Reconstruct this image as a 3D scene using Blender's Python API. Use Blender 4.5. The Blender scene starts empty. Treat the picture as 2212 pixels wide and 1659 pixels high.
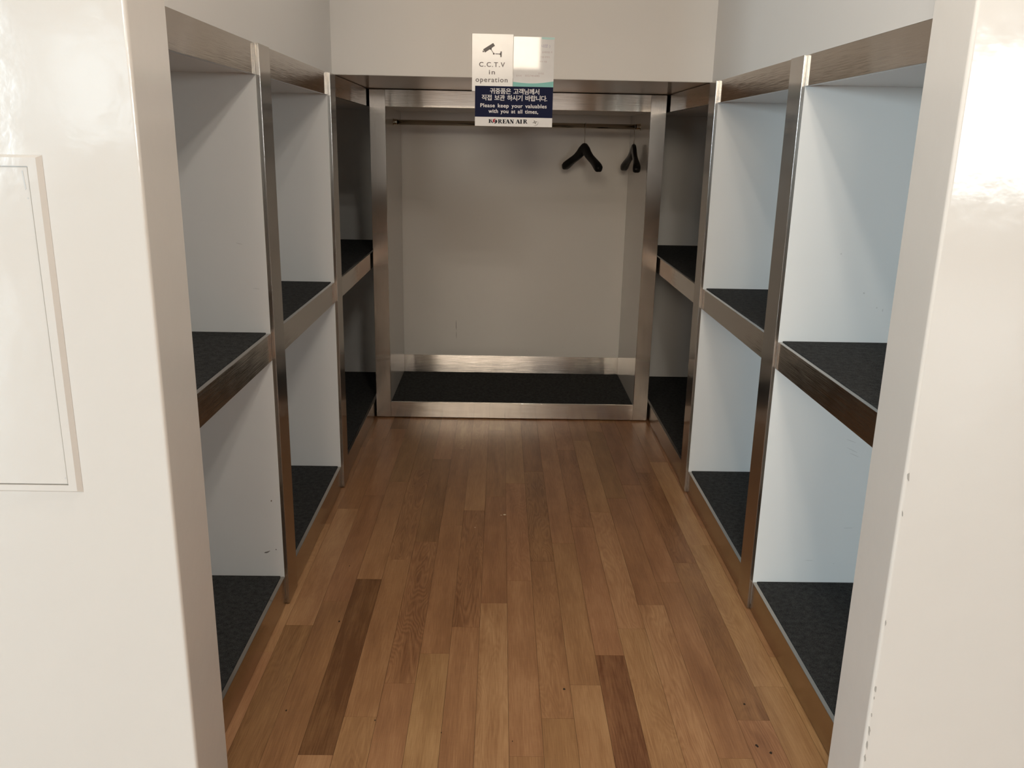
import bpy, bmesh, math, random
from mathutils import Vector, Matrix

S = bpy.context.scene
COL = S.collection
PI = math.pi
random.seed(7)

# ------------------------------------------------------------------ camera, world, exposure
CAM = Vector((0.0, 0.0, 1.42))
cd = bpy.data.cameras.new('camera')
cam = bpy.data.objects.new('camera', cd)
COL.objects.link(cam)
cd.sensor_width = 36.0
cd.lens = 30.0833
cd.clip_start = 0.02
_r = Vector((0.9997417780, -0.0118200825, 0.0194078066))
_u = Vector((-0.0155098383, 0.2692655397, 0.9629410751))
_f = Vector((0.0166078965, 0.9629934344, -0.2690126818))
M = Matrix.Identity(4)
for i in range(3):
    M[i][0], M[i][1], M[i][2] = _r[i], _u[i], -_f[i]
M.translation = CAM
cam.matrix_world = M
S.camera = cam

w = bpy.data.worlds.new('world')
S.world = w
w.use_nodes = True
w.node_tree.nodes['Background'].inputs[0].default_value = (0.75, 0.85, 1.0, 1)
w.node_tree.nodes['Background'].inputs[1].default_value = 0.1

S.view_settings.view_transform = 'Standard'
S.view_settings.look = 'None'
S.view_settings.gamma = 1.0
S.view_settings.use_curve_mapping = False
S.view_settings.exposure = 0.0


def area(name, loc, direction, sx, sy, power, col):
    l = bpy.data.lights.new(name, 'AREA')
    l.shape = 'RECTANGLE'
    l.size, l.size_y = sx, sy
    l.energy = power
    l.color = col
    o = bpy.data.objects.new(name, l)
    COL.objects.link(o)
    o.location = loc
    o.rotation_euler = Vector(direction).to_track_quat('-Z', 'Y').to_euler()
    return o


# daylight just outside the two window openings of the lounge behind the camera
YB = -9.0                                                           # inner face of the lounge back wall
area('daylight_far_left', (-8.9, YB - 0.28, 2.0), (0.3, 1, 0), 3.4, 2.4, 1350, (0.74, 0.91, 1.0))
area('daylight_left', (-5.45, YB - 0.28, 2.15), (0, 1, 0), 1.1, 1.5, 34, (0.75, 0.91, 1.0))
area('daylight_right', (6.9, YB - 0.28, 1.88), (0, 1, 0), 1.95, 1.7, 270, (0.92, 0.99, 1.0))
area('daylight_lower', (0.03, YB - 0.28, 1.55), (0, 1, 0), 3.06, 2.1, 27, (1.0, 0.93, 0.85))
area('daylight_clerestory', (-0.9, YB - 0.28, 3.42), (0, 1, -0.12), 3.2, 1.46, 295, (1.0, 0.865, 0.69))

# ------------------------------------------------------------------ measured layout (metres)
XL = (-0.6610, -0.6565, -0.6520)          # rail planes of the three left units
XR = (0.8190, 0.8160, 0.8120)             # and of the three right units
STILE_OUT = 0.0062                        # stiles stand this far in front of their own rails
YN = (None, 2.4407, 3.3978)               # near faces of the stiles
YF = (None, 2.5500, 3.5030)               # far edges of the stiles
ZT, ZTB, ZMT, ZMB, ZBT = 1.6680, 1.5885, 0.8792, 0.7991, 0.0969
YC, YCB = 4.3762, 5.0327                  # closet front and back
C0, C1, C2, C3 = -0.6450, -0.5684, 0.7273, 0.8030
ZCR, ZCB, ZK = 1.5885, 0.0880, 0.1901
YBH = 3.5370                              # bulkhead face
YB3 = 4.947                               # far panel of the last side units
UD = 0.62                                 # depth of the side units
JL, JR = -0.613, 0.776                    # jamb faces of the opening
YW, YWL, YWR = 1.51, 1.684, 1.660         # wall front face, inner edges left/right
CEIL = 2.55
LC = 4.20                                 # lounge ceiling

# ------------------------------------------------------------------ node helpers
def newmat(name):
    m = bpy.data.materials.new(name)
    m.use_nodes = True
    nt = m.node_tree
    b = nt.nodes['Principled BSDF']
    return m, nt, b


def node(nt, kind, **kw):
    n = nt.nodes.new(kind)
    for k, v in kw.items():
        if k.startswith('i_'):
            n.inputs[k[2:].replace('_', ' ')].default_value = v
        else:
            setattr(n, k, v)
    return n


def link(nt, a, b):
    nt.links.new(a, b)


def math_node(nt, op, a, b=None, clamp=False):
    n = nt.nodes.new('ShaderNodeMath')
    n.operation = op
    n.use_clamp = clamp
    for i, v in enumerate((a, b)):
        if v is None:
            continue
        if isinstance(v, (int, float)):
            n.inputs[i].default_value = v
        else:
            nt.links.new(v, n.inputs[i])
    return n.outputs[0]


def paint(name, col, rough, bump=0.02, scale=60.0, var=0.02, ior=1.5, wave=0.0):
    m, nt, b = newmat(name)
    tc = node(nt, 'ShaderNodeTexCoord')
    n1 = node(nt, 'ShaderNodeTexNoise', i_Scale=scale, i_Detail=4.0)
    n2 = node(nt, 'ShaderNodeTexNoise', i_Scale=3.0, i_Detail=3.0)
    link(nt, tc.outputs['Object'], n1.inputs['Vector'])
    link(nt, tc.outputs['Object'], n2.inputs['Vector'])
    mx = node(nt, 'ShaderNodeMix', data_type='RGBA')
    mx.inputs['A'].default_value = (*[c * (1 - var) for c in col], 1)
    mx.inputs['B'].default_value = (*[min(1, c * (1 + var)) for c in col], 1)
    link(nt, n2.outputs['Fac'], mx.inputs['Factor'])
    link(nt, mx.outputs['Result'], b.inputs['Base Color'])
    b.inputs['Roughness'].default_value = rough
    b.inputs['IOR'].default_value = ior
    h = n1.outputs['Fac']
    if wave:
        n3 = node(nt, 'ShaderNodeTexNoise', i_Scale=7.0, i_Detail=2.0)
        link(nt, tc.outputs['Object'], n3.inputs['Vector'])
        h = math_node(nt, 'ADD', h, math_node(nt, 'MULTIPLY', n3.outputs['Fac'], wave))
    bp = node(nt, 'ShaderNodeBump', i_Strength=bump, i_Distance=0.01)
    link(nt, h, bp.inputs['Height'])
    link(nt, bp.outputs['Normal'], b.inputs['Normal'])
    return m


def steel(name, brush, stretch, rough=0.15, spread=0.38, aniso=1.0, col=(0.60, 0.555, 0.505)):
    """brushed stainless: fine scratches along the direction `brush` tilt the surface to and fro across it"""
    m, nt, b = newmat(name)
    b.inputs['Metallic'].default_value = 1.0
    tc = node(nt, 'ShaderNodeTexCoord')
    mp = node(nt, 'ShaderNodeMapping')
    mp.inputs['Scale'].default_value = stretch
    link(nt, tc.outputs['Object'], mp.inputs['Vector'])
    n = node(nt, 'ShaderNodeTexNoise', i_Scale=1.0, i_Detail=1.0)
    link(nt, mp.outputs['Vector'], n.inputs['Vector'])
    cl = node(nt, 'ShaderNodeTexNoise', i_Scale=14.0, i_Detail=3.0)      # hand smears
    link(nt, tc.outputs['Object'], cl.inputs['Vector'])
    g = node(nt, 'ShaderNodeNewGeometry')
    bd = node(nt, 'ShaderNodeCombineXYZ')
    for i in range(3):
        bd.inputs[i].default_value = brush[i]
    cr = node(nt, 'ShaderNodeVectorMath', operation='CROSS_PRODUCT')
    link(nt, g.outputs['Normal'], cr.inputs[0])
    link(nt, bd.outputs[0], cr.inputs[1])
    amt = math_node(nt, 'MULTIPLY', math_node(nt, 'SUBTRACT', n.outputs['Fac'], 0.5), spread)
    sc = node(nt, 'ShaderNodeVectorMath', operation='SCALE')
    link(nt, cr.outputs[0], sc.inputs[0])
    link(nt, amt, sc.inputs['Scale'])
    ad = node(nt, 'ShaderNodeVectorMath', operation='ADD')
    link(nt, g.outputs['Normal'], ad.inputs[0])
    link(nt, sc.outputs[0], ad.inputs[1])
    no = node(nt, 'ShaderNodeVectorMath', operation='NORMALIZE')
    link(nt, ad.outputs[0], no.inputs[0])
    link(nt, no.outputs[0], b.inputs['Normal'])
    b.inputs['Base Color'].default_value = (*col, 1)
    b.inputs['Anisotropic'].default_value = aniso
    link(nt, cr.outputs[0], b.inputs['Tangent'])
    r = math_node(nt, 'ADD', math_node(nt, 'MULTIPLY', cl.outputs['Fac'], 0.06), rough - 0.03)
    link(nt, r, b.inputs['Roughness'])
    return m


def plain(name, col, rough=0.5, metallic=0.0):
    m, nt, b = newmat(name)
    tc = node(nt, 'ShaderNodeTexCoord')
    n = node(nt, 'ShaderNodeTexNoise', i_Scale=40.0, i_Detail=2.0)
    link(nt, tc.outputs['Object'], n.inputs['Vector'])
    mx = node(nt, 'ShaderNodeMix', data_type='RGBA')
    mx.inputs['A'].default_value = (*[c * 0.97 for c in col], 1)
    mx.inputs['B'].default_value = (*[min(1, c * 1.03) for c in col], 1)
    link(nt, n.outputs['Fac'], mx.inputs['Factor'])
    link(nt, mx.outputs['Result'], b.inputs['Base Color'])
    b.inputs['Roughness'].default_value = rough
    b.inputs['Metallic'].default_value = metallic
    return m


def carpet_mat():
    m, nt, b = newmat('charcoal_carpet')
    tc = node(nt, 'ShaderNodeTexCoord')
    n = node(nt, 'ShaderNodeTexNoise', i_Scale=420.0, i_Detail=3.0)
    n2 = node(nt, 'ShaderNodeTexNoise', i_Scale=60.0, i_Detail=4.0)
    link(nt, tc.outputs['Object'], n.inputs['Vector'])
    link(nt, tc.outputs['Object'], n2.inputs['Vector'])
    s = math_node(nt, 'ADD', math_node(nt, 'MULTIPLY', n.outputs['Fac'], 0.65), math_node(nt, 'MULTIPLY', n2.outputs['Fac'], 0.35))
    cr = node(nt, 'ShaderNodeValToRGB')
    cr.color_ramp.elements[0].position = 0.33
    cr.color_ramp.elements[0].color = (0.015, 0.016, 0.0165, 1)
    cr.color_ramp.elements[1].position = 0.68
    cr.color_ramp.elements[1].color = (0.080, 0.081, 0.080, 1)
    link(nt, s, cr.inputs['Fac'])
    link(nt, cr.outputs['Color'], b.inputs['Base Color'])
    b.inputs['Roughness'].default_value = 0.95
    b.inputs['Specular IOR Level'].default_value = 0.1
    bp = node(nt, 'ShaderNodeBump', i_Strength=0.7, i_Distance=0.004)
    link(nt, n.outputs['Fac'], bp.inputs['Height'])
    link(nt, bp.outputs['Normal'], b.inputs['Normal'])
    return m


def wood_mat():
    """oak strip floor; each plank carries its own tone and grain offset in the 'plank' attribute"""
    m, nt, b = newmat('oak_strip')
    at = node(nt, 'ShaderNodeAttribute', attribute_name='plank')
    sp = node(nt, 'ShaderNodeSeparateColor')
    link(nt, at.outputs['Color'], sp.inputs['Color'])
    tone, seed, fig = sp.outputs[0], sp.outputs[1], sp.outputs[2]
    tc = node(nt, 'ShaderNodeTexCoord')
    off = node(nt, 'ShaderNodeCombineXYZ')
    link(nt, math_node(nt, 'MULTIPLY', seed, 37.0), off.inputs[0])
    link(nt, math_node(nt, 'MULTIPLY', seed, 91.0), off.inputs[1])
    link(nt, math_node(nt, 'MULTIPLY', seed, 13.0), off.inputs[2])
    va = node(nt, 'ShaderNodeVectorMath', operation='ADD')
    link(nt, tc.outputs['Object'], va.inputs[0])
    link(nt, off.outputs[0], va.inputs[1])

    def noise(scale, sc, det=4.0, dist=0.0):
        mp = node(nt, 'ShaderNodeMapping')
        mp.inputs['Scale'].default_value = sc
        link(nt, va.outputs[0], mp.inputs['Vector'])
        n = node(nt, 'ShaderNodeTexNoise', i_Scale=scale, i_Detail=det, i_Distortion=dist)
        link(nt, mp.outputs['Vector'], n.inputs['Vector'])
        return n.outputs['Fac'], mp
    fine, _ = noise(1.0, (420, 14, 1), 3.0)                 # pores along the plank
    broad, _ = noise(1.0, (26, 2.2, 1), 3.0, 0.6)           # broad streaks
    cloud, _ = noise(1.0, (9, 5, 1), 3.0)
    # cathedral figure: rings of a distorted stretched field
    fld, _ = noise(1.0, (16, 2.4, 1), 1.5, 0.4)
    ring = math_node(nt, 'SINE', math_node(nt, 'MULTIPLY', fld, 130.0))
    ring = math_node(nt, 'MULTIPLY', ring, fig)
    flk, _ = noise(1.0, (60, 240, 1), 1.0)                  # medullary flecks across the grain
    v = math_node(nt, 'ADD', tone, math_node(nt, 'MULTIPLY', math_node(nt, 'SUBTRACT', broad, 0.5), 0.44))
    v = math_node(nt, 'ADD', v, math_node(nt, 'MULTIPLY', math_node(nt, 'SUBTRACT', fine, 0.5), 0.42))
    v = math_node(nt, 'ADD', v, math_node(nt, 'MULTIPLY', math_node(nt, 'SUBTRACT', cloud, 0.5), 0.30))
    v = math_node(nt, 'ADD', v, math_node(nt, 'MULTIPLY', ring, 0.07))
    v = math_node(nt, 'ADD', v, math_node(nt, 'MULTIPLY', math_node(nt, 'SUBTRACT', flk, 0.5), 0.05))
    cr = node(nt, 'ShaderNodeValToRGB')
    e = cr.color_ramp.elements
    e[0].position, e[0].color = 0.10, (0.160, 0.068, 0.027, 1)
    e[1].position, e[1].color = 0.90, (0.62, 0.375, 0.180, 1)
    k = cr.color_ramp.elements.new(0.5)
    k.color = (0.385, 0.202, 0.088, 1)
    link(nt, v, cr.inputs['Fac'])
    # slight pink or olive cast from plank to plank
    hs = node(nt, 'ShaderNodeHueSaturation')
    hw = node(nt, 'ShaderNodeTexWhiteNoise', noise_dimensions='1D')
    link(nt, seed, hw.inputs['W'])
    link(nt, math_node(nt, 'ADD', math_node(nt, 'MULTIPLY', hw.outputs['Value'], 0.014), 0.490), hs.inputs['Hue'])
    link(nt, cr.outputs['Color'], hs.inputs['Color'])
    link(nt, hs.outputs['Color'], b.inputs['Base Color'])
    link(nt, math_node(nt, 'ADD', math_node(nt, 'MULTIPLY', fine, 0.10), 0.33), b.inputs['Roughness'])
    b.inputs['Specular IOR Level'].default_value = 0.28
    bp = node(nt, 'ShaderNodeBump', i_Strength=0.08, i_Distance=0.002)
    link(nt, fine, bp.inputs['Height'])
    link(nt, bp.outputs['Normal'], b.inputs['Normal'])
    return m


MAT = dict(
    wall=paint('gloss_wall_paint', (0.735, 0.693, 0.640), 0.125, 0.04, 30.0, 0.012, wave=3.0),
    inner=paint('satin_wall_paint', (0.72, 0.69, 0.65), 0.42, 0.02, 60.0, 0.012),
    lounge=paint('lounge_wall_covering', (0.34, 0.30, 0.26), 0.6, 0.02, 60.0, 0.02),
    soffit=paint('soffit_paint', (0.74, 0.71, 0.67), 0.22, 0.015, 60.0, 0.01),
    lam=paint('white_laminate', (0.78, 0.775, 0.755), 0.20, 0.006, 90.0, 0.015),
    lamw=paint('closet_laminate', (0.76, 0.74, 0.70), 0.16, 0.004, 90.0, 0.015),
    rail_y=steel('steel_brushed_along_aisle', (0, 1, 0), (5200, 9, 5200), 0.12, 0.65, 1.0, (0.45, 0.41, 0.37)),
    rail_x=steel('steel_brushed_across_closet', (1, 0, 0), (9, 5200, 5200)),
    stile=steel('steel_brushed_upright', (0, 0, 1), (5200, 5200, 9), 0.20, 0.30, 1.0, (0.53, 0.49, 0.445)),
    carpet=carpet_mat(),
    wood=wood_mat(),
    gap=plain('dark_joint', (0.03, 0.018, 0.01), 0.9),
    black=plain('black_lacquer', (0.008, 0.008, 0.008), 0.30),
    chrome=plain('hook_wire', (0.42, 0.38, 0.33), 0.3, 1.0),
    rod=steel('rod_steel', (1, 0, 0), (9, 4000, 4000), 0.18, 0.1, 0.3, (0.52, 0.45, 0.36)),
    scuff=plain('scuff', (0.20, 0.19, 0.175), 0.6),
    faint=plain('faint_scuff', (0.60, 0.59, 0.57), 0.5),
    rust=plain('brown_mark', (0.16, 0.11, 0.08), 0.6),
    paper=plain('white_card', (0.92, 0.91, 0.90), 0.15),
    gloss=plain('white_print', (0.95, 0.945, 0.945), 0.035),
    navy=plain('navy_print', (0.010, 0.014, 0.052), 0.6),
    silver=plain('silver_print', (0.84, 0.83, 0.84), 0.4),
    grey=plain('grey_print', (0.21, 0.19, 0.185), 0.5),
    teal=plain('teal_print', (0.20, 0.60, 0.56), 0.35),
    tealp=plain('pale_teal_print', (0.52, 0.80, 0.77), 0.35),
    violet=plain('violet_print', (0.55, 0.52, 0.66), 0.4),
    rose=plain('rose_print', (0.66, 0.56, 0.56), 0.4),
    red=plain('red_print', (0.50, 0.055, 0.075), 0.4),
    ink=plain('ink_print', (0.012, 0.012, 0.022), 0.4),
    emblem=plain('emblem_print', (0.36, 0.34, 0.33), 0.4),
    chip=plain('chipped_paint', (0.40, 0.375, 0.34), 0.7),
    crumb=plain('paper_scrap', (0.75, 0.62, 0.45), 0.8),
    winframe=plain('window_frame', (0.55, 0.56, 0.57), 0.4),
)

for k in ('navy', 'ink', 'red', 'black'):
    MAT[k].node_tree.nodes['Principled BSDF'].inputs['Specular IOR Level'].default_value = 0.15


def emit(name, col, s):
    m, nt, b = newmat(name)
    b.inputs['Base Color'].default_value = (*col, 1)
    b.inputs['Emission Color'].default_value = (*col, 1)
    b.inputs['Emission Strength'].default_value = s
    return m


MAT['lamp'] = emit('lamp_diffuser', (1.0, 0.91, 0.80), 235.0)

# ------------------------------------------------------------------ mesh helpers
def box(bm, x0, x1, y0, y1, z0, z1, bev=0.0, mi=0):
    x0, x1 = min(x0, x1), max(x0, x1)
    y0, y1 = min(y0, y1), max(y0, y1)
    z0, z1 = min(z0, z1), max(z0, z1)
    r = bmesh.ops.create_cube(bm, size=1.0)
    vs = r['verts']
    for v in vs:
        v.co = Vector((x0 if v.co.x < 0 else x1, y0 if v.co.y < 0 else y1, z0 if v.co.z < 0 else z1))
    fs = set()
    for v in vs:
        fs.update(v.link_faces)
    for f in fs:
        f.material_index = mi
    if bev > 0:
        es = set()
        for f in fs:
            es.update(f.edges)
        r = bmesh.ops.bevel(bm, geom=list(es), offset=bev, segments=2, profile=0.5, affect='EDGES')
        for f in r['faces']:
            f.material_index = mi
    return bm


def prism(bm, pts, axis, a0, a1, mi=0):
    """pts: closed 2-D outline; extruded along axis (0=x,1=y,2=z) from a0 to a1"""
    def mk(p, a):
        if axis == 0:
            return Vector((a, p[0], p[1]))
        if axis == 1:
            return Vector((p[0], a, p[1]))
        return Vector((p[0], p[1], a))
    A = [bm.verts.new(mk(p, a0)) for p in pts]
    B = [bm.verts.new(mk(p, a1)) for p in pts]
    n = len(pts)
    fs = [bm.faces.new(A), bm.faces.new(B[::-1])]
    for i in range(n):
        fs.append(bm.faces.new((A[i], B[i], B[(i + 1) % n], A[(i + 1) % n])))
    for f in fs:
        f.material_index = mi
    return bm


def lathe(bm, prof, origin, axis, seg=24, mi=0):
    """prof: list of (distance along axis, radius)"""
    ax = Vector(axis).normalized()
    u = ax.orthogonal().normalized()
    v = ax.cross(u)
    o = Vector(origin)
    rings = []
    for d, r in prof:
        rings.append([bm.verts.new(o + ax * d + (u * math.cos(t) + v * math.sin(t)) * r) for t in [2 * PI * i / seg for i in range(seg)]])
    for a, b in zip(rings, rings[1:]):
        for i in range(seg):
            f = bm.faces.new((a[i], a[(i + 1) % seg], b[(i + 1) % seg], b[i]))
            f.smooth = True
            f.material_index = mi
    bm.faces.new(rings[0][::-1]).material_index = mi
    bm.faces.new(rings[-1]).material_index = mi
    return bm


def tube(bm, path, r, seg=10, mi=0):
    pts = [Vector(p) for p in path]
    rings = []
    t0 = (pts[1] - pts[0]).normalized()
    u = t0.orthogonal().normalized()
    for i, p in enumerate(pts):
        a = pts[max(0, i - 1)]
        b = pts[min(len(pts) - 1, i + 1)]
        t = (b - a).normalized()
        u = (u - t * u.dot(t)).normalized()
        v = t.cross(u)
        rings.append([bm.verts.new(p + (u * math.cos(q) + v * math.sin(q)) * r) for q in [2 * PI * k / seg for k in range(seg)]])
    for a, b in zip(rings, rings[1:]):
        for k in range(seg):
            f = bm.faces.new((a[k], a[(k + 1) % seg], b[(k + 1) % seg], b[k]))
            f.smooth = True
            f.material_index = mi
    bm.faces.new(rings[0][::-1]).material_index = mi
    bm.faces.new(rings[-1]).material_index = mi
    return bm


def blob(bm, cx, cz, rx, rz, y, ang=0.0, mi=1, n=10, rnd=0.25, th=0.0006, seed=1):
    """small irregular mark lying on a wall that faces -y"""
    rg = random.Random(seed)
    pts = []
    for i in range(n):
        t = 2 * PI * i / n
        k = 1 + rg.uniform(-rnd, rnd)
        px, pz = rx * k * math.cos(t), rz * k * math.sin(t)
        pts.append((cx + px * math.cos(ang) - pz * math.sin(ang), cz + px * math.sin(ang) + pz * math.cos(ang)))
    return prism(bm, pts, 1, y - th, y + 0.0002, mi)


def obj(name, bm, mats, parent=None, smooth=False):
    bmesh.ops.recalc_face_normals(bm, faces=bm.faces)
    me = bpy.data.meshes.new(name)
    bm.to_mesh(me)
    bm.free()
    if not isinstance(mats, (list, tuple)):
        mats = [mats]
    for m in mats:
        me.materials.append(m)
    o = bpy.data.objects.new(name, me)
    COL.objects.link(o)
    if parent is not None:
        o.parent = parent
        o.matrix_parent_inverse = Matrix.Translation(parent.location).inverted() if parent.type == 'EMPTY' else Matrix.Identity(4)
    return o


def thing(name, label, cat, loc, group=None):
    o = bpy.data.objects.new(name, None)
    COL.objects.link(o)
    o.empty_display_size = 0.1
    o.location = loc
    o['label'] = label
    o['category'] = cat
    if group:
        o['group'] = group
    return o


def struct(name, bm, mats, label=None):
    o = obj(name, bm, mats)
    o['kind'] = 'structure'
    if label:
        o['label'] = label
    return o


def BM():
    return bmesh.new()


# ------------------------------------------------------------------ floor: oak strips in a regular stagger
TONE = {(-6, 0): -0.40, (3, -1): -0.30, (-8, 0): 0.24, (-9, 0): 0.34, (-9, -1): 0.26, (-9, 1): -0.06, (-8, -1): -0.16,
        (-7, -1): -0.10, (-7, 0): -0.06, (-7, 1): 0.12, (-7, 2): -0.28, (-8, 1): -0.02, (-6, 1): 0.03, (-6, 2): -0.06, (-5, -1): 0.06,
        (-5, 0): 0.05, (-5, 1): -0.07, (-5, 2): -0.07, (-4, -1): 0.06, (-4, 0): -0.06, (-4, 1): -0.18, (-4, 2): 0.10,
        (-3, -1): 0.10, (-3, 0): 0.00, (-3, 1): -0.02, (-2, -1): 0.02, (-2, 0): -0.10, (-2, 1): 0.13, (-2, 2): 0.24,
        (-1, -1): 0.22, (-1, 0): -0.04, (-1, 1): 0.03, (0, -1): 0.02, (0, 0): 0.07, (0, 1): 0.06, (0, 2): 0.10,
        (1, -1): 0.03, (1, 0): -0.02, (1, 1): -0.13, (1, 2): -0.16, (2, -1): 0.20, (2, 0): 0.04, (2, 1): 0.09, (2, 2): 0.10,
        (3, 0): 0.05, (3, 1): -0.06, (4, -1): 0.16, (4, 0): 0.18, (4, 1): 0.14, (4, 2): 0.02, (5, -1): 0.17, (5, 0): -0.09, (5, 1): -0.11,
        (5, 2): 0.08, (6, -1): 0.05, (6, 0): 0.00, (6, 1): -0.03, (6, 2): -0.14, (7, -1): 0.08, (7, 0): -0.16, (7, 1): -0.20,
        (8, -1): 0.17, (8, 0): 0.22, (8, 1): 0.26, (8, 2): -0.06, (9, -1): 0.10, (9, 0): 0.06, (9, 1): 0.04}
FIG = {(-5, 1): 1.0, (-4, 0): 1.0, (-2, 0): 0.9, (1, 1): 0.9, (1, 0): 0.5, (4, 0): 0.7, (-1, -1): 0.5, (5, -1): 0.8, (7, -1): 0.9, (3, -1): 0.4, (7, 0): 0.4, (-8, 0): 0.3}


def build_floor():
    bm = BM()
    lay = bm.loops.layers.float_color.new('plank')
    X0, PW, J0, SH, LEN = 0.041, 0.0845, 1.745, 0.1433, 0.8645
    rg = random.Random(11)
    ymin, ymax = YB + 0.001, YB3 + 0.05
    c0, c1 = int((-11.0 - X0) / PW), int((8.0 - X0) / PW)
    g = 0.00035
    for c in range(c0, c1 + 1):
        xa, xb = X0 + c * PW + g, X0 + (c + 1) * PW - g
        base = J0 + SH * (c % 6)
        for n in range(-13, 5):
            ya, yb = base + n * LEN + g, base + (n + 1) * LEN - g
            ya, yb = max(ya, ymin), min(yb, ymax)
            if yb - ya < 0.01:
                continue
            if not (-12 <= c <= 12) and ya > YW + 0.3:
                continue
            t = TONE.get((c, n), rg.uniform(-0.16, 0.18))
            fg = FIG.get((c, n), rg.choice((0.0, 0.0, 0.15, 0.5)))
            sd = rg.random()
            v = [bm.verts.new(p) for p in ((xa, ya, 0), (xb, ya, 0), (xb, yb, 0), (xa, yb, 0))]
            lo = [bm.verts.new((p.co.x, p.co.y, -0.004)) for p in v]
            fs = [bm.faces.new(v)]
            for i in range(4):
                fs.append(bm.faces.new((v[i], lo[i], lo[(i + 1) % 4], v[(i + 1) % 4])))
            for f in fs:
                for l in f.loops:
                    l[lay] = (0.46 + (0.62 if t > -0.25 else 0.80) * t, sd, fg, 1.0)
    box(bm, -11.0, 8.0, ymin, YW + 0.2, -0.05, -0.003, 0, 1)
    box(bm, -1.5, 1.7, YW + 0.2, ymax, -0.05, -0.003, 0, 1)
    # worm holes, knots and nail stops seen in the boards
    for i, (x, y, r) in enumerate(((0.193, 2.013, 0.0032), (-0.534, 1.911, 0.0026), (-0.476, 2.342, 0.0030), (0.669, 1.955, 0.0032), (0.655, 1.791, 0.0040),
                                   (0.682, 1.765, 0.0034), (-0.30, 1.875, 0.0020), (-0.128, 1.83, 0.0018), (0.05, 1.80, 0.0016), (-0.505, 2.70, 0.0022))):
        rr = random.Random(i)
        pts = [(x + r * rr.uniform(0.6, 1.2) * math.cos(t), y + 1.5 * r * rr.uniform(0.6, 1.2) * math.sin(t)) for t in [2 * PI * k / 9 for k in range(9)]]
        prism(bm, pts, 2, -0.001, 0.0003, 1)
    struct('floor', bm, [MAT['wood'], MAT['gap']])


build_floor()

# ------------------------------------------------------------------ walls, bulkhead, ceilings
def front_pier(name, xin, xout, yin, chips=()):
    """thick wall on one side of the opening, the outer corner softly rounded"""
    bm = BM()
    s = 1 if xout > xin else -1
    r = 0.007
    pts = [(xin + s * r * (1 - math.cos(t)), YW + r * (1 - math.sin(t))) for t in [PI / 2 * k / 5 for k in range(6)]]
    # pts runs from the jamb (t=0: x=xin, y=YW+r) to the front face (t=90: x=xin+r, y=YW)
    out = pts + [(xout, YW), (xout, yin), (xin + s * 0.0015, yin), (xin, yin - 0.0015)]
    prism(bm, out, 2, 0.0005, LC, 0)
    for i, (z, h, wd) in enumerate(chips):
        blob(bm, xin + s * (0.006 + wd * 0.5), z, wd, h, YW + 0.0012, 0.1, 1, 9, 0.35, 0.0018, 40 + i)
    return struct(name, bm, [MAT['wall'], MAT['chip']])


front_pier('wall_front_left', JL, -11.0, YWL)
front_pier('wall_front_right', JR, 8.0, YWR,
           ((0.827, 0.010, 0.0018), (0.751, 0.006, 0.0012), (0.515, 0.007, 0.0012), (0.362, 0.008, 0.0020), (0.340, 0.004, 0.0012),
            (0.300, 0.006, 0.0014), (0.262, 0.010, 0.0020), (0.226, 0.012, 0.0022), (0.195, 0.009, 0.0018)))

bm = box(BM(), XL[0] - 0.0025, XL[0] - UD, YWL + 0.0008, YBH - 0.0005, ZT + 0.001, CEIL)
struct('wall_left', bm, MAT['inner'])
bm = box(BM(), XR[0] + 0.0025, XR[0] + UD, YWR + 0.0008, YBH - 0.0005, ZT + 0.001, CEIL)
struct('wall_right', bm, MAT['inner'])
# bulkhead over the coat closet; its underside is glossier than its face
bm = BM()
box(bm, XL[0] - UD, XR[0] + UD, YBH, YB3 + 0.12, ZT + 0.004, CEIL, 0, 0)
box(bm, XL[0] - UD, XR[0] + UD, YBH + 0.0005, YB3 + 0.12, ZT + 0.0025, ZT + 0.0035, 0, 1)
struct('wall_back', bm, [MAT['inner'], MAT['soffit']])
bm = box(BM(), XL[0] - UD - 0.03, XR[0] + UD + 0.03, YB3 + 0.125, YB3 + 0.2, 0.0005, ZT)
struct('wall_rear', bm, MAT['inner'])
bm = box(BM(), XL[0] - UD - 0.05, XR[0] + UD + 0.05, YWL + 0.001, YB3 + 0.2, CEIL + 0.001, CEIL + 0.1)
struct('ceiling', bm, MAT['inner'])
# strip above the opening between the two ceilings
bm = box(BM(), JL + 0.0005, JR - 0.0005, YW + 0.002, YWL - 0.002, CEIL, LC)
struct('trim_1', bm, MAT['wall'])

# dropped soffit over the front strip of the lounge, then the lounge behind the camera
ZS = 2.68
bm = box(BM(), -11.0, 8.0, 0.2, YW - 0.001, ZS, LC)
struct('ceiling_dropped', bm, MAT['inner'])
bm = box(BM(), -11.0, 8.0, YB - 0.3, YW - 0.001, LC + 0.001, LC + 0.1)
struct('ceiling_lounge', bm, MAT['lounge'])
bm = box(BM(), -11.1, -11.001, YB - 0.3, YW + 0.17, 0.0005, LC)
struct('wall_lounge_left', bm, MAT['lounge'])
bm = box(BM(), 8.001, 8.1, YB - 0.3, YW + 0.17, 0.0005, LC)
struct('wall_lounge_right', bm, MAT['lounge'])
WINS = ((-10.6, -7.2, 0.8, 3.2), (-6.0, -4.9, 1.4, 2.8), (-2.5, 0.70, 2.69, 4.15), (5.92, 7.88, 1.03, 2.72))
LOW = (-1.50, 1.56, 0.5, 2.6)
bm = BM()
xs = [-11.0] + [v for q in WINS for v in q[:2]] + [8.0]
for i in (0, 2, 4, 6, 8):
    box(bm, xs[i], xs[i + 1], YB - 0.2, YB, 2.69 if i == 6 else 0.0005, LC)
box(bm, 1.561, xs[7], YB - 0.2, YB, 0.0005, 2.689)
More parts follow.
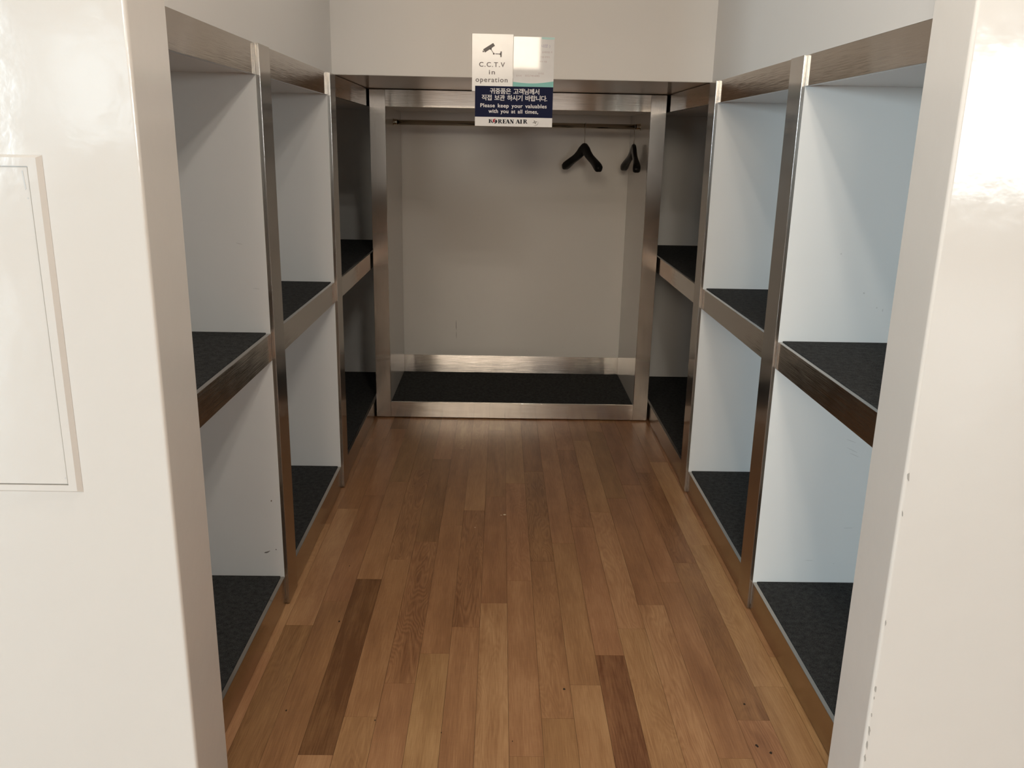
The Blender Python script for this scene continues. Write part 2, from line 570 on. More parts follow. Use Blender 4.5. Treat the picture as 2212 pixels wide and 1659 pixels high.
for x0, x1, z0, z1 in WINS:
    if z0 < 2.5:
        box(bm, x0, x1, YB - 0.2, YB, 0.0005, z0)
    else:                                       # the glazed front below the clerestory
        box(bm, x0, LOW[0], YB - 0.2, YB, 0.0005, z0)
        box(bm, LOW[0], LOW[1], YB - 0.2, YB, 0.0005, LOW[2])
        box(bm, LOW[0], LOW[1], YB - 0.2, YB, LOW[3], z0)
    box(bm, x0, x1, YB - 0.2, YB, z1, LC)
struct('wall_lounge_back', bm, MAT['lounge'])
for i, (x0, x1, z0, z1) in enumerate(WINS + (LOW,)):
    bm = BM()
    f = 0.045
    box(bm, x0, x0 + f, YB - 0.12, YB - 0.07, z0, z1)
    box(bm, x1 - f, x1, YB - 0.12, YB - 0.07, z0, z1)
    box(bm, x0 + f, x1 - f, YB - 0.12, YB - 0.07, z0, z0 + f)
    box(bm, x0 + f, x1 - f, YB - 0.12, YB - 0.07, z1 - f, z1)
    box(bm, (x0 + x1) / 2 - 0.02, (x0 + x1) / 2 + 0.02, YB - 0.12, YB - 0.07, z0 + f, z1 - f)
    struct('window_%d' % (i + 1), bm, MAT['winframe'])
LAMPS = ((-0.131, 2.70), (0.247, 1.20), (0.46, 0.90))
for i, (x, y) in enumerate(LAMPS):
    lz = CEIL if y > YW else ZS
    r = 0.26 if y > YW else 0.58
    t = thing('ceiling_light', 'round warm recessed downlight in the lounge ceiling', 'ceiling light', (x, y, lz), 'lounge downlights')
    bm = BM()
    lathe(bm, [(-0.006, 0.125 * r), (0.0, 0.13 * r), (0.0009, 0.13 * r)], (x, y, lz - 0.001), (0, 0, 1), 32)
    obj('rim', bm, MAT['winframe'], t)
    bm = BM()
    lathe(bm, [(-0.009, 0.108 * r), (-0.0065, 0.112 * r)], (x, y, lz - 0.001), (0, 0, 1), 32)
    obj('diffuser', bm, MAT['lamp'], t)

# ------------------------------------------------------------------ access hatch in the left front wall
def hatch():
    x1o, z0o, z1o = -0.7785, 0.7735, 1.388
    x1i, z0i, z1i = -0.8015, 0.7895, 1.3695
    wdt = 0.46
    t = thing('access_panel', 'cream painted access hatch with raised frame in the wall left of the opening', 'access panel', (x1o - wdt / 2, YW, z0o))
    bm = BM()
    x0o, x0i = x1o - wdt, x1o - wdt + (x1o - x1i)
    # frame: flat band with a bevelled outer edge
    d, b = 0.007, 0.008
    outer = [(x0o, z0o), (x1o, z0o), (x1o, z1o), (x0o, z1o)]
    mid = [(x0o + b, z0o + b * 0.55), (x1o - b, z0o + b * 0.55), (x1o - b, z1o - b * 0.55), (x0o + b, z1o - b * 0.55)]
    inner = [(x0i, z0i), (x1i, z0i), (x1i, z1i), (x0i, z1i)]
    ring = []
    for lst, y in ((outer, YW - 0.0004), (mid, YW - d), (inner, YW - d), (inner, YW - 0.0004)):
        ring.append([bm.verts.new((p[0], y, p[1])) for p in lst])
    for a, c in zip(ring, ring[1:]):
        for i in range(4):
            bm.faces.new((a[i], a[(i + 1) % 4], c[(i + 1) % 4], c[i]))
    obj('frame', bm, MAT['wall'], t)
    bm = BM()
    g = 0.0016
    box(bm, x0i + g, x1i - g, YW - 0.0052, YW - 0.0004, z0i + g, z1i - g, 0.0010)
    # scratches near the upper corner and a spot near the lower one
    prism(bm, [(x1i - 0.0120, 1.362), (x1i - 0.0092, 1.362), (x1i - 0.0072, 1.332), (x1i - 0.0095, 1.330)], 1, YW - 0.0056, YW - 0.005, 1)
    blob(bm, x1i - 0.0065, 1.316, 0.0013, 0.0015, YW - 0.0052, 0, 1, 8, 0.2, 0.0003, 5)
    blob(bm, x1i - 0.0050, 0.803, 0.0013, 0.0018, YW - 0.0052, 0, 1, 8, 0.2, 0.0003, 6)
    obj('hatch_door', bm, [MAT['wall'], MAT['faint']], t)


hatch()

# ------------------------------------------------------------------ side storage units
LBL = {('L', 0): 'left-hand luggage cubby nearest the opening, cut off by the left jamb',
       ('L', 1): 'left-hand luggage cubby between the nearest one and the dark one, white end panel in view',
       ('L', 2): 'dark left-hand luggage cubby in the far corner beside the coat closet',
       ('R', 0): 'right-hand luggage cubby nearest the opening, its bluish end panel widest in view',
       ('R', 1): 'right-hand luggage cubby in the middle, between the nearest one and the dark one',
       ('R', 2): 'dark right-hand luggage cubby in the far corner beside the coat closet'}


def unit(side, k):
    s = -1 if side == 'L' else 1                 # outward direction (away from the aisle)
    xr = (XL if side == 'L' else XR)[k]
    ya = (YWL if side == 'L' else YWR) + 0.0012 if k == 0 else YN[k]
    yb = YN[k + 1] - 0.0004 if k < 2 else YB3
    th = 0.0125                                  # rail thickness
    xo = xr + s * (UD - 0.02)
    cy = (ya + yb) / 2
    t = thing('luggage_cubby', LBL[(side, k)], 'storage unit', (xr + s * UD / 2, cy, 0.0), 'luggage cubbies along the aisle')
    f = xr - s * STILE_OUT                       # aisle face of the stile

    def steel_box(name, y0, y1, z0, z1, mat):
        bm = BM()
        box(bm, xr, xr + s * th, y0, y1, z0, z1, 0.0007)
        return obj(name, bm, mat, t)
    ry0 = ya if k == 0 else YF[k] - 0.0005
    ye = yb - 0.0022 if k < 2 else yb
    steel_box('top_rail', ya if k == 0 else YN[k] + 0.014, ye, ZTB, ZT, MAT['rail_y'])
    # the rails run on behind the stile's face sheet
    y_in = ya if k == 0 else YN[k] + 0.014
    steel_box('middle_rail', y_in, ye, ZMB, ZMT, MAT['rail_y'])
    steel_box('bottom_rail', y_in, ye, 0.003, ZBT, MAT['rail_y'])
    if k > 0:
        bm = BM()
        # stile: folded sheet; aisle face, near edge that overlaps the neighbour, thin far return
        box(bm, f, xr - s * 0.0003, YN[k], YF[k], 0.004, ZT, 0.0006)
        box(bm, xr - s * 0.0002, (XL if side == 'L' else XR)[k - 1] + s * 0.0005, YN[k], YN[k] + 0.012, 0.004, ZT)
        obj('stile', bm, MAT['stile'], t)
        # strips of the stile behind the openings
        bm = BM()
        box(bm, xr + s * 0.0005, xr + s * th, YN[k] + 0.0145, YF[k] - 0.0005, ZBT + 0.001, ZMB - 0.001)
        box(bm, xr + s * 0.0005, xr + s * th, YN[k] + 0.0145, YF[k] - 0.0005, ZMT + 0.001, ZTB - 0.001)
        obj('stile_backing', bm, MAT['stile'], t)
    xi = xr + s * (th + 0.0008)
    # end panel at the far side: starts right behind the neighbour's stile
    pt = 0.018
    py = yb + 0.0008 if k < 2 else yb
    pe = yb + 0.0005 + pt if k < 2 else yb + pt
    x_near = xr + s * 0.0008
    x_nb = (XL if side == 'L' else XR)[min(k + 1, 2)] + s * (th + 0.002)
    bm = BM()
    px0 = max(s * x_near, s * (xr + s * 0.0135)) * s if k < 2 else xi
    # visible face plate and the panel body behind it
    if k < 2:
        box(bm, x_near + s * 0.0, xo, yb + 0.0006, yb + 0.0125, 0.02, ZT - 0.002)
    else:
        box(bm, xi, xo, yb, yb + pt, 0.02, ZT - 0.002)
    yface = yb + 0.0006 if k < 2 else yb
    if (side, k) == ('L', 0):
        blob(bm, -0.689, 0.354, 0.0022, 0.0024, yface, 0, 2, 9, 0.2, 0.0005, 1)
        blob(bm, -0.712, 0.181, 0.0085, 0.0024, yface, 0.35, 1, 12, 0.3, 0.0005, 2)
        blob(bm, -0.6835, 0.190, 0.0022, 0.0020, yface, 0, 1, 9, 0.2, 0.0005, 3)
        blob(bm, -0.735, 1.137, 0.0100, 0.0010, yface, -0.25, 3, 10, 0.2, 0.0005, 4)
        blob(bm, -0.695, 1.01, 0.0100, 0.0010, yface, -0.12, 3, 10, 0.2, 0.0005, 9)
    if (side, k) == ('R', 0):
        blob(bm, 1.054, 1.027, 0.0030, 0.0026, yface, -0.3, 3, 9, 0.2, 0.0005, 5)
        blob(bm, 1.097, 0.985, 0.0022, 0.0022, yface, 0, 3, 9, 0.2, 0.0005, 6)
        blob(bm, 1.115, 0.978, 0.0016, 0.0050, yface, 0, 3, 9, 0.2, 0.0005, 7)
        blob(bm, 0.974, 1.139, 0.0022, 0.0026, yface, 0, 3, 9, 0.2, 0.0005, 8)
        for j, (x, z, l, a) in enumerate(((1.075, 0.575, 0.016, -0.35), (1.083, 0.545, 0.020, -0.45), (1.09, 0.53, 0.018, -0.4), (1.10, 0.288, 0.014, 0.05),
                                          (0.99, 0.175, 0.012, 0.0), (1.07, 0.165, 0.002, 0.2))):
            blob(bm, x, z, l, 0.0009, yface, a, 3, 10, 0.2, 0.0005, 20 + j)
    obj('end_panel', bm, [MAT['lam'], MAT['scuff'], MAT['rust'], MAT['faint']], t)
    # near end panel, rear panel, top panel
    bm = BM()
    y_np = ya + 0.002 if k == 0 else YN[k] + 0.0145
    x_np = xi
    box(bm, x_np, xo, y_np, y_np + 0.012, 0.02, ZT - 0.002)
    obj('near_panel', bm, MAT['lam'], t)
    bm = BM()
    yi0, yi1 = y_np + 0.0125, (yb + 0.0003 if k < 2 else yb - 0.0003)
    box(bm, xo - s * 0.013, xo - s * 0.0005, yi0, yi1, 0.02, ZT - 0.002)
    obj('rear_panel', bm, MAT['lam'], t)
    xe = xo - s * 0.0135
    bm = BM()
    box(bm, xi, xe, yi0, yi1, ZTB + 0.003, ZTB + 0.02)
    obj('top_panel', bm, MAT['lam'], t)
    # shelves: board with a carpet on it
    for nm, z1, z0 in (('shelf', ZMT, ZMB + 0.012), ('base_board', ZBT, 0.02)):
        bm = BM()
        box(bm, xi, xe, yi0, yi1, z0, z1 - 0.006)
        sh = obj(nm, bm, MAT['lam'], t)
        bm = BM()
        box(bm, xi + s * 0.0005, xe, yi0 + 0.0005, yi1 - 0.0003, z1 - 0.0058, z1 + 0.0025, 0.0015)
        obj('carpet', bm, MAT['carpet'], sh)
    return t


for sd in ('L', 'R'):
    for k in range(3):
        unit(sd, k)

# ------------------------------------------------------------------ coat closet
def closet():
    t = thing('coat_closet', 'steel framed open coat closet with pale interior at the end of the aisle', 'closet', ((C0 + C3) / 2, (YC + YCB) / 2, 0.0))
    th = 0.016
    for x0, x1 in ((C0, C1), (C2, C3)):
        bm = BM()
        box(bm, x0, x1, YC, YC + th, 0.006, ZT - 0.001, 0.0008)
        obj('stile', bm, MAT['stile'], t)
    bm = BM()
    box(bm, C1 + 0.0003, C2 - 0.0003, YC + 0.0012, YC + th, ZCR, ZT - 0.001, 0.0006)
    obj('top_rail', bm, MAT['rail_x'], t)
    bm = BM()
    box(bm, C1 + 0.0003, C2 - 0.0003, YC + 0.0012, YC + th, 0.006, ZCB, 0.0006)
    obj('bottom_rail', bm, MAT['rail_x'], t)
    y0 = YC + th + 0.0005
    for x0, x1 in ((C0 + 0.002, C1), (C2, C3 - 0.002)):
        bm = BM()
        box(bm, x0, x1, y0, YCB + 0.018, 0.004, ZT - 0.002)
        obj('side_panel', bm, MAT['lamw'], t)
    bm = BM()
    box(bm, C1 + 0.0003, C2 - 0.0003, YCB, YCB + 0.018, 0.004, ZT - 0.002)
    y = YCB
    blob(bm, -0.2545, 0.375, 0.0016, 0.030, y, 0.03, 1, 12, 0.3, 0.0006, 31)
    blob(bm, -0.2530, 0.315, 0.0011, 0.020, y, 0.0, 1, 10, 0.3, 0.0006, 32)
    for j, (x, z) in enumerate(((-0.35, 0.215), (0.17, 0.225), (0.12, 0.235), (0.39, 0.25))):
        blob(bm, x, z, 0.0016, 0.0030, y, 0.3, 2, 8, 0.3, 0.0005, 33 + j)
    obj('back_panel', bm, [MAT['lamw'], MAT['scuff'], MAT['faint']], t)
    bm = BM()
    box(bm, C1 + 0.0003, C2 - 0.0003, y0, YCB - 0.0005, ZCR + 0.0005, ZCR + 0.018)
    obj('top_panel', bm, MAT['lamw'], t)
    bm = BM()
    prism(bm, [(YCB - 0.0105, ZCB - 0.0005), (YCB - 0.0007, ZCB - 0.0005), (YCB - 0.0007, ZK), (YCB - 0.003, ZK)], 0, C1 + 0.0005, C2 - 0.0005)
    obj('kick_plate', bm, MAT['rail_x'], t)
    bm = BM()
    box(bm, C1 + 0.0003, C2 - 0.0003, y0, YCB - 0.0005, 0.02, ZCB - 0.0075)
    bd = obj('base_board', bm, MAT['lamw'], t)
    bm = BM()
    box(bm, C1 + 0.0006, C2 - 0.0006, y0 + 0.0004, YCB - 0.0008, ZCB - 0.0072, ZCB - 0.001, 0.0012)
    obj('carpet', bm, MAT['carpet'], bd)
    # clothes rail
    ry, rz, rr = 4.68, 1.5235, 0.0125
    bm = BM()
    lathe(bm, [(0.009, rr), (C2 - C1 - 0.009, rr)], (C1, ry, rz), (1, 0, 0), 28)
    rod = obj('clothes_rail', bm, MAT['rod'], t)
    for x, d in ((C1 + 0.0004, 1), (C2 - 0.0004, -1)):
        bm = BM()
        lathe(bm, [(0, 0.0175), (0.003, 0.0175), (0.0045, 0.0152), (0.020, 0.0152), (0.022, 0.0135)], (x, ry, rz), (d, 0, 0), 28)
        obj('flange', bm, MAT['rod'], rod)
    return ry, rz, rr


RY, RZ, RR = closet()

# ------------------------------------------------------------------ hangers
def hanger(label, x, ang):
    """ang: rotation of the hanger's plane about the vertical, 0 = facing the room"""
    t = thing('coat_hanger', label, 'coat hanger', (x, RY, 1.30), 'black coat hangers on the rail')
    ca, sa = math.cos(ang), math.sin(ang)

    def P(u, n, z):                       # u along the arms, n forward, z height
        return Vector((x + u * ca - n * sa, RY - u * sa - n * ca, z))
    half = [(0.000, 1.4095, 0.0280, 0.0112, 0.0), (0.010, 1.4080, 0.0275, 0.0112, 0.0), (0.020, 1.4030, 0.0260, 0.0112, -0.001), (0.032, 1.3930, 0.0235, 0.0112, -0.002),
            (0.052, 1.3785, 0.0205, 0.0112, -0.004), (0.080, 1.3630, 0.0175, 0.0118, -0.0065), (0.105, 1.3520, 0.0165, 0.0130, -0.009),
            (0.130, 1.3410, 0.0165, 0.0155, -0.0125), (0.155, 1.3290, 0.0170, 0.0185, -0.016), (0.175, 1.3190, 0.0170, 0.0205, -0.019),
            (0.190, 1.3105, 0.0150, 0.0195, -0.0215), (0.198, 1.3055, 0.0100, 0.0140, -0.0225), (0.2015, 1.3035, 0.0040, 0.0060, -0.023)]
    full = [(-u, z, h, d, n) for u, z, h, d, n in half[:0:-1]] + half
    bm = BM()
    rings = []
    seg = 14
    for i, (u, z, h, d, n) in enumerate(full):
        a, b = full[max(0, i - 1)], full[min(len(full) - 1, i + 1)]
        tu, tz = b[0] - a[0], b[1] - a[1]
        L = math.hypot(tu, tz)
        tu, tz = tu / L, tz / L
        if abs(u) < 0.001:
            tu, tz = 1.0, 0.0
        ring = []
        for k in range(seg):
            q = 2 * PI * k / seg
            c, s_ = math.cos(q), math.sin(q)
            e = 0.62
            hh = h * (1.0 if abs(u) < 0.03 else 1.22) * math.copysign(abs(s_) ** e, s_)
            dd = d * math.copysign(abs(c) ** e, c)
            ring.append(bm.verts.new(P(u - tz * hh, n * -0.62 + dd, z + tu * hh)))
        rings.append(ring)
    for a, b in zip(rings, rings[1:]):
        for k in range(seg):
            f = bm.faces.new((a[k], a[(k + 1) % seg], b[(k + 1) % seg], b[k]))
            f.smooth = True
    bm.faces.new(rings[0][::-1])
    bm.faces.new(rings[-1])
    obj('shoulder_bar', bm, MAT['black'], t)
    bm = BM()
    R = RR + 0.0024
    path = [(x, RY, 1.428), (x, RY, 1.470), (x, RY + 0.001, 1.486), (x, RY + 0.006, 1.496), (x, RY + 0.0125, 1.506), (x, RY + R, RZ - 0.004)]
    for k in range(0, 13):
        q = PI * k / 12
        path.append((x, RY + R * math.cos(q), RZ + R * math.sin(q)))
    path += [(x, RY - R + 0.0005, RZ - 0.007), (x, RY - R + 0.002, RZ - 0.012)]
    tube(bm, path, 0.0016, 8)
    obj('hook', bm, MAT['chrome'], t)


hanger('black wooden coat hanger turned half sideways, nearer the signs', 0.438, math.radians(67))
hanger('black wooden coat hanger seen edge-on at the right end of the rail', 0.698, math.radians(88))

# ------------------------------------------------------------------ signs on the bulkhead
YS = YBH - 0.0006
VZ = 0.952


def text_part(name, body, x, z, size, mat, parent, y, align='CENTER', xs=1.0, space=1.0, weight=0.0, fit=None):
    """lettering as its own thin mesh, facing -y; z is the baseline"""
    cu = bpy.data.curves.new('lettering', 'FONT')
    cu.body = body
    cu.size = size
    cu.align_x = align
    cu.space_character = space
    cu.space_word = 1.5 if fit else 1.0
    cu.extrude = 0.0
    cu.resolution_u = 4
    o = bpy.data.objects.new('lettering', cu)
    COL.objects.link(o)
    dg = bpy.context.evaluated_depsgraph_get()
    me = bpy.data.meshes.new_from_object(o.evaluated_get(dg))
    bpy.data.objects.remove(o)
    bpy.data.curves.remove(cu)
    if fit:                                      # stretch the line to the width it has on the sign
        vx = [v.co.x for v in me.vertices]
        xs = fit / (max(vx) - min(vx))
        x -= xs * (max(vx) + min(vx)) / 2
    bm = BM()
    for ci, (dx, dz) in enumerate(((0, 0),) if weight == 0 else ((-1, 0), (1, 0), (0, 0.7), (0, -0.7), (0.7, 0.5), (-0.7, -0.5), (0.7, -0.5), (-0.7, 0.5))):
        n0 = len(bm.verts)
        bm.from_mesh(me)
        bm.verts.ensure_lookup_table()
        for v in bm.verts[n0:]:
            v.co = Vector((x + v.co.x * xs + dx * weight, y - ci * 0.00001, z + v.co.y * VZ + dz * weight))
    bpy.data.meshes.remove(me)
    for f in bm.faces:
        f.normal_update()
        if f.normal.y > 0:
            f.normal_flip()
    me2 = bpy.data.meshes.new(name)
    bm.to_mesh(me2)
    bm.free()
    me2.materials.append(mat)
    ob = bpy.data.objects.new(name, me2)
    COL.objects.link(ob)
    ob.parent = parent
    ob.matrix_parent_inverse = Matrix.Translation(parent.location).inverted() if parent.type == 'EMPTY' else Matrix.Identity(4)
    return ob


def shapes(name, polys, mats, parent, y, th=0.0002):
    """polys: list of (outline in x,z, material index)"""
    bm = BM()
    for pts, mi in polys:
        prism(bm, pts, 1, y - th, y, mi)
    return obj(name, bm, mats, parent)


def circ(cx, cz, r, n=20, a0=0.0, a1=2 * PI):
    full = abs(a1 - a0 - 2 * PI) < 1e-6
    m = n if full else n + 1
    return [(cx + r * math.cos(a0 + (a1 - a0) * i / n), cz + r * math.sin(a0 + (a1 - a0) * i / n)) for i in range(m)]


def arc_band(cx, cz, r, w0, w1, a0, a1, n=18):
    o = []
    i_ = []
    for k in range(n + 1):
        f = k / n
        a = a0 + (a1 - a0) * f
        wd = w0 + (w1 - w0) * math.sin(PI * f)
        o.append((cx + (r + wd / 2) * math.cos(a), cz + (r + wd / 2) * math.sin(a)))
        i_.append((cx + (r - wd / 2) * math.cos(a), cz + (r - wd / 2) * math.sin(a)))
    return o + i_[::-1]


def bar(p, q, wd):
    d = Vector((q[0] - p[0], q[1] - p[1]))
    n = Vector((-d.y, d.x)).normalized() * wd / 2
    return [(p[0] + n.x, p[1] + n.y), (q[0] + n.x, q[1] + n.y), (q[0] - n.x, q[1] - n.y), (p[0] - n.x, p[1] - n.y)]


# camera notice
def camera_notice():
    x0, x1, z0, z1 = -0.1190, 0.0400, 1.6200, 1.8300
    t = thing('camera_notice', 'white camera surveillance notice with grey camera symbol, above left of the navy sign', 'sign', ((x0 + x1) / 2, YS, z0))
    bm = BM()
    box(bm, x0, x1, YS - 0.0018, YS - 0.0004, z0, z1, 0.0003)
    obj('card', bm, MAT['paper'], t)
    y = YS - 0.0020
    k = (x1 - x0) / (1145.0 - 15.0)              # crop pixels to metres

    def c(px, pz):                               # position in the notice measured from its top left
        return (x0 + (px - 15) * k, z1 - (pz - 155 - (px - 15) * 0.019) * k * VZ)
    polys = [([c(590, 408), c(640, 485), c(370, 668), c(316, 580)], 0),
             ([c(316, 600), c(352, 648), c(312, 662), c(300, 640)], 0),
             ([c(490, 575), c(555, 530), c(548, 598), c(512, 592)], 0),
             (bar(c(540, 590), c(608, 695), 16 * k), 0),
             (circ(*c(610, 700), 25 * k), 0),
             (bar(c(650, 703), c(780, 708), 20 * k), 0),
             ([c(795, 635), c(830, 637), c(826, 792), c(790, 790)], 0),
             ([c(798, 668), c(798, 752), c(772, 726), c(774, 690)], 0)]
    shapes('camera_symbol', polys, [MAT['grey']], t, y + 0.0001)
    for body, px, pz, cap, sp in (('C.C.T.V', 565, 1055, 132, 1.22), ('in', 565, 1260, 120, 1.22), ('operation', 558, 1472, 100, 1.17)):
        xx, zz = c(px, pz)
        size = {'C.C.T.V': 132 / 0.727, 'in': 132 / 0.727, 'operation': 104 / 0.546}[body] * k
        text_part('lettering', body, xx, zz, size, MAT['grey'], t, y, 'CENTER', 1.0, sp, 0.0005, {'C.C.T.V': 0.099, 'in': 0.0226, 'operation': 0.1239}[body])


camera_notice()


# green and white poster behind the navy board
def poster():
    x0, x1, z0, z1 = 0.0412, 0.1990, 1.6270, 1.8225
    t = thing('notice_poster', 'glossy white poster with teal bands and faint print, above right of the navy sign', 'poster', ((x0 + x1) / 2, YS, z0))
    bm = BM()
    box(bm, x0, x1, YS - 0.0014, YS - 0.0004, z0, z1, 0.0002)
    obj('sheet', bm, MAT['gloss'], t)
    y = YS - 0.0015
    k = (x1 - x0) / (1245.0 - 128.0)

    def c(px, pz):
        return (x0 + (px - 128) * k, z1 - (pz - 108 - (px - 128) * 0.022) * k * VZ)
    low = [c(128 + 1117 * i / 16, 1335 + 48 * math.sin(PI * i / 16) - 8 * i / 16) for i in range(17)]
    polys = [([(x0, z0 + 0.0001), (x1, z0 + 0.0001)] + low[::-1], 0)]
    top = [c(890, 122), c(1243, 140)] + [c(1243 - 353 * f, 190 + 8 * math.sin(PI * f) - 12 * f) for f in [i / 10 for i in range(11)]]
    polys.append((top, 1))
    shapes('teal_band', polys[:1], [MAT['teal']], t, y + 0.0001)
    shapes('pale_teal_band', [(polys[1][0], 0)], [MAT['tealp']], t, y + 0.0001)
    for body, px, pz, h, mat in (('내문 )', 1010, 400, 88, 'violet'), ('실재방을 꼭', 1050, 555, 52, 'rose'), ('기를 부탁드', 1000, 685, 50, 'rose'),
                                 ('하며 개별', 950, 805, 44, 'rose'), ('문의처', 285, 1190, 50, 'rose'), ('032)740-6082', 660, 1195, 62, 'rose'), ('안내실', 895, 1130, 50, 'rose')):
        xx, zz = c(px, pz)
        text_part('lettering', body, xx, zz, h * k * 1.15, MAT[mat], t, y - 0.0001, 'CENTER', 1.0)


poster()


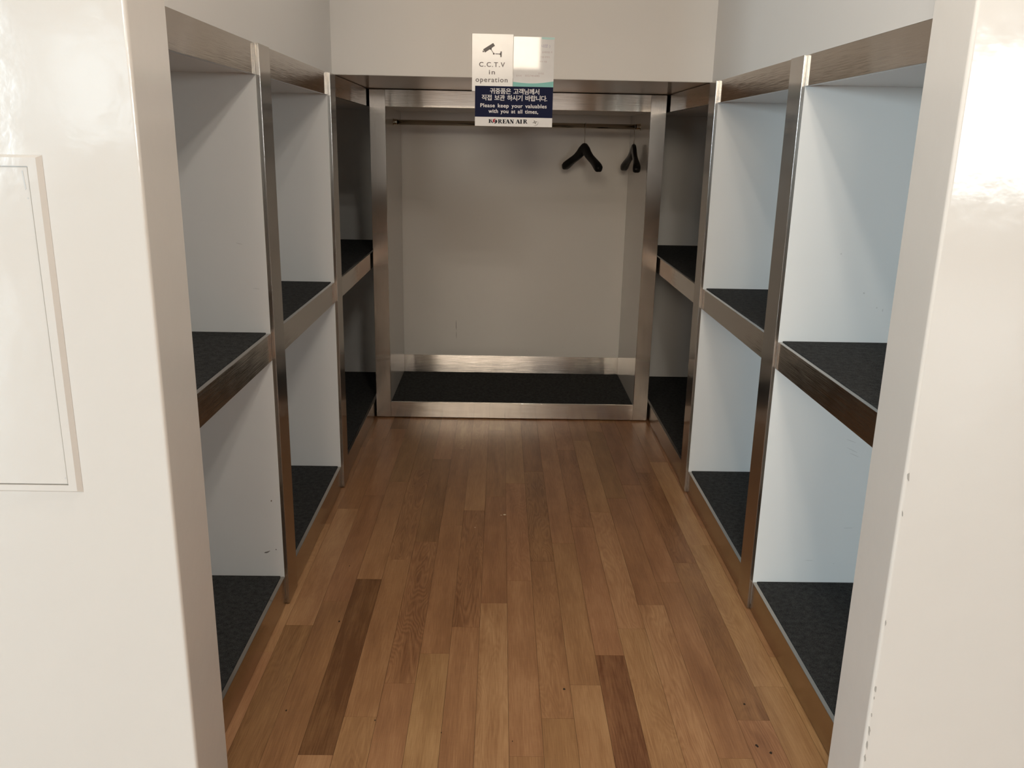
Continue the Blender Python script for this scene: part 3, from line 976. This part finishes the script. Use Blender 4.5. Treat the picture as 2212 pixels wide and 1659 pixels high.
# navy board
def navy_board():
    x0, x1, z0, z1 = -0.1065, 0.1985, 1.4900, 1.6400
    t = thing('valuables_sign', 'navy and white bilingual sign asking to keep valuables, hanging below the bulkhead edge', 'sign', ((x0 + x1) / 2, YS, z0))
    yb0, yb1 = YS - 0.0052, YS - 0.0022
    zs = z0 + 0.0347
    bm = BM()
    box(bm, x0, x1, yb0, yb1, zs, z1, 0.0003)
    obj('navy_board', bm, MAT['navy'], t)
    bm = BM()
    box(bm, x0, x1, yb0, yb1, z0, zs - 0.00005, 0.0003)
    lower = obj('white_strip', bm, MAT['paper'], t)
    y = yb0 - 0.0002
    k = (x1 - x0) / (2080.0 - 130.0)

    def c(px, pz):
        return (x0 + (px - 130) * k, z1 - (pz - 70 - (px - 130) * 0.0125) * k * VZ)
    for body, px, pz, size, wd, sp in (('귀중품은 고객님께서', 1118, 262, 156, 0.1925, 0.90), ('직접 보관 하시기 바랍니다.', 1118, 428, 156, 0.2560, 0.90),
                                       ('Please keep your valuables', 1098, 612, 137, 0.2597, 1.08), ('with you at all times,', 1095, 752, 137, 0.1945, 1.08)):
        xx, zz = c(px, pz)
        text_part('lettering', body, xx, zz, size * k, MAT['silver'], t, y, 'CENTER', 1.0, sp, 0.00055, wd)
    # airline wordmark in heavy slab letters; coordinates from the zoomed sign (x right, z down)
    kk = (x1 - x0) / 167.5 / 15.8                 # zoom pixels of the wordmark crop to metres
    ox, oz = c(968, 957)

    def g(px, pz):
        return (ox + (px - 920) * kk, oz - (pz - 272 - (px - 920) * 0.013) * kk * VZ)
    P = []

    def poly(pts, mi=0):
        P.append(([g(*p) for p in pts], mi))

    def slab(xa, xb, za, zb):
        poly([(xa, za), (xb, za), (xb, zb), (xa, zb)])
    # K
    slab(265, 312, 205, 330); slab(248, 330, 203, 215); slab(248, 330, 320, 332)
    poly([(308, 270), (352, 205), (392, 205), (380, 214), (368, 214), (330, 262)])
    poly([(322, 258), (345, 240), (402, 320), (415, 334), (362, 334), (358, 318)])
    # R E A N A I R
    def R(x):
        slab(x + 16, x + 62, 207, 340); slab(x, x + 80, 205, 217); slab(x, x + 78, 334, 346)
        poly([(x + 62, 205), (x + 105, 207), (x + 122, 222), (x + 124, 248), (x + 110, 268), (x + 62, 275), (x + 62, 262), (x + 80, 256), (x + 84, 238), (x + 80, 220), (x + 62, 217)])
        poly([(x + 60, 268), (x + 98, 264), (x + 135, 330), (x + 150, 336), (x + 148, 348), (x + 104, 346)])
    R(568)
    slab(742, 790, 208, 342); slab(726, 840, 206, 218); slab(726, 812, 334, 346); slab(790, 822, 268, 280)
    poly([(818, 206), (842, 206), (846, 240), (836, 240), (828, 218)]); poly([(806, 256), (822, 256), (822, 292), (806, 292)])
    poly([(812, 334), (846, 310), (838, 346), (812, 346)])

    def A(x):
        poly([(x + 62, 208), (x + 100, 208), (x + 152, 336), (x + 98, 342), (x + 68, 246)])
        poly([(x + 62, 222), (x + 74, 236), (x + 36, 340), (x + 20, 340)])
        slab(x, x + 52, 334, 346); slab(x + 88, x + 164, 334, 347); slab(x + 50, x + 94, 292, 303)
    A(825)
    poly([(985, 208), (1030, 208), (1090, 300), (1090, 352), (1072, 350), (1000, 236)])
    slab(1000, 1014, 230, 346); slab(984, 1034, 336, 348); slab(1086, 1102, 210, 350); slab(1066, 1120, 208, 220); slab(978, 1020, 206, 218)
    A(1172)
    slab(1340, 1388, 210, 348); slab(1322, 1406, 208, 220); slab(1322, 1406, 338, 350)
    R(1432)
    shapes('wordmark', P, [MAT['ink']], lower, y + 0.0002)
    # round two-part mark standing in for the letter O
    cx, cz, r = 470, 268, 74
    up, dn = [], []
    tilt = math.radians(32)

    def rp(a, rr, dx=0.0):
        return (cx + math.cos(tilt) * dx + rr * math.cos(a), cz - (math.sin(tilt) * dx + rr * math.sin(a)))
    up = [rp(tilt + PI * i / 16, r) for i in range(17)]
    up += [rp(tilt + PI + PI * i / 10, r / 2, -r / 2) for i in range(1, 11)]
    up += [rp(tilt + PI - PI * i / 10, r / 2 * 0.92, r / 2) for i in range(1, 10)]
    dn = [rp(tilt - PI * i / 16, r) for i in range(17)]
    gap = 12
    up2 = [(p[0] - 5, p[1] - gap * 0.7) for p in up]
    dn += [rp(tilt + PI + PI * i / 10, r / 2, -r / 2) for i in range(1, 11)]
    dn += [rp(tilt + PI - PI * i / 10, r / 2 * 0.92, r / 2) for i in range(1, 10)]
    dn2 = [(p[0] + 5, p[1] + gap * 0.7) for p in dn]
    shapes('round_mark', [([g(*p) for p in up2], 0), ([g(*p) for p in dn2], 1)], [MAT['red'], MAT['ink']], lower, y + 0.0002)
    # alliance emblem: open ring, four-pointed swirl and tiny lettering around it
    ex, ez = g(1838, 298)
    star = []
    for i in range(32):
        a = 2 * PI * i / 32
        rr = (34 + 50 * abs(math.cos(2 * (a - 0.35))) ** 3) * kk
        star.append((ex + rr * math.cos(a) * 1.05, ez + rr * math.sin(a) * 0.82))
    polys = [(star, 0), (arc_band(ex, ez, 112 * kk, 1 * kk, 15 * kk, math.radians(-120), math.radians(25)), 0)]
    for i in range(7):
        a = math.radians(62 + i * 20)
        px, pz = ex + 122 * kk * math.cos(a), ez + 122 * kk * math.sin(a)
        d = 7 * kk * (1.0 if i < 4 else 0.7)
        polys.append((circ(px, pz, d, 6), 0))
    shapes('emblem', polys, [MAT['emblem']], lower, y + 0.0002)


navy_board()

# ------------------------------------------------------------------ scraps on the floor
for i, (x, y, r, lb) in enumerate(((0.035, 3.140, 0.0058, 'larger pale scrap lying mid-floor in the aisle'),
                                   (0.0215, 3.137, 0.0030, 'tiny pale crumb just left of the larger scrap on the floor'),
                                   (-0.079, 3.021, 0.0028, 'tiny pale crumb on the floor, apart to the left of the scrap'))):
    rg = random.Random(50 + i)
    bm = BM()
    bmesh.ops.create_icosphere(bm, subdivisions=2, radius=1.0)
    for v in bm.verts:
        k = rg.uniform(0.75, 1.15)
        v.co = Vector((x + v.co.x * r * k, y + v.co.y * r * 0.9 * k, 0.0004 + (v.co.z + 1) * r * 0.32))
    o = obj('floor_scrap', bm, MAT['crumb'])
    o['label'] = lb
    o['category'] = 'scrap'
    o['group'] = 'scraps on the floor'
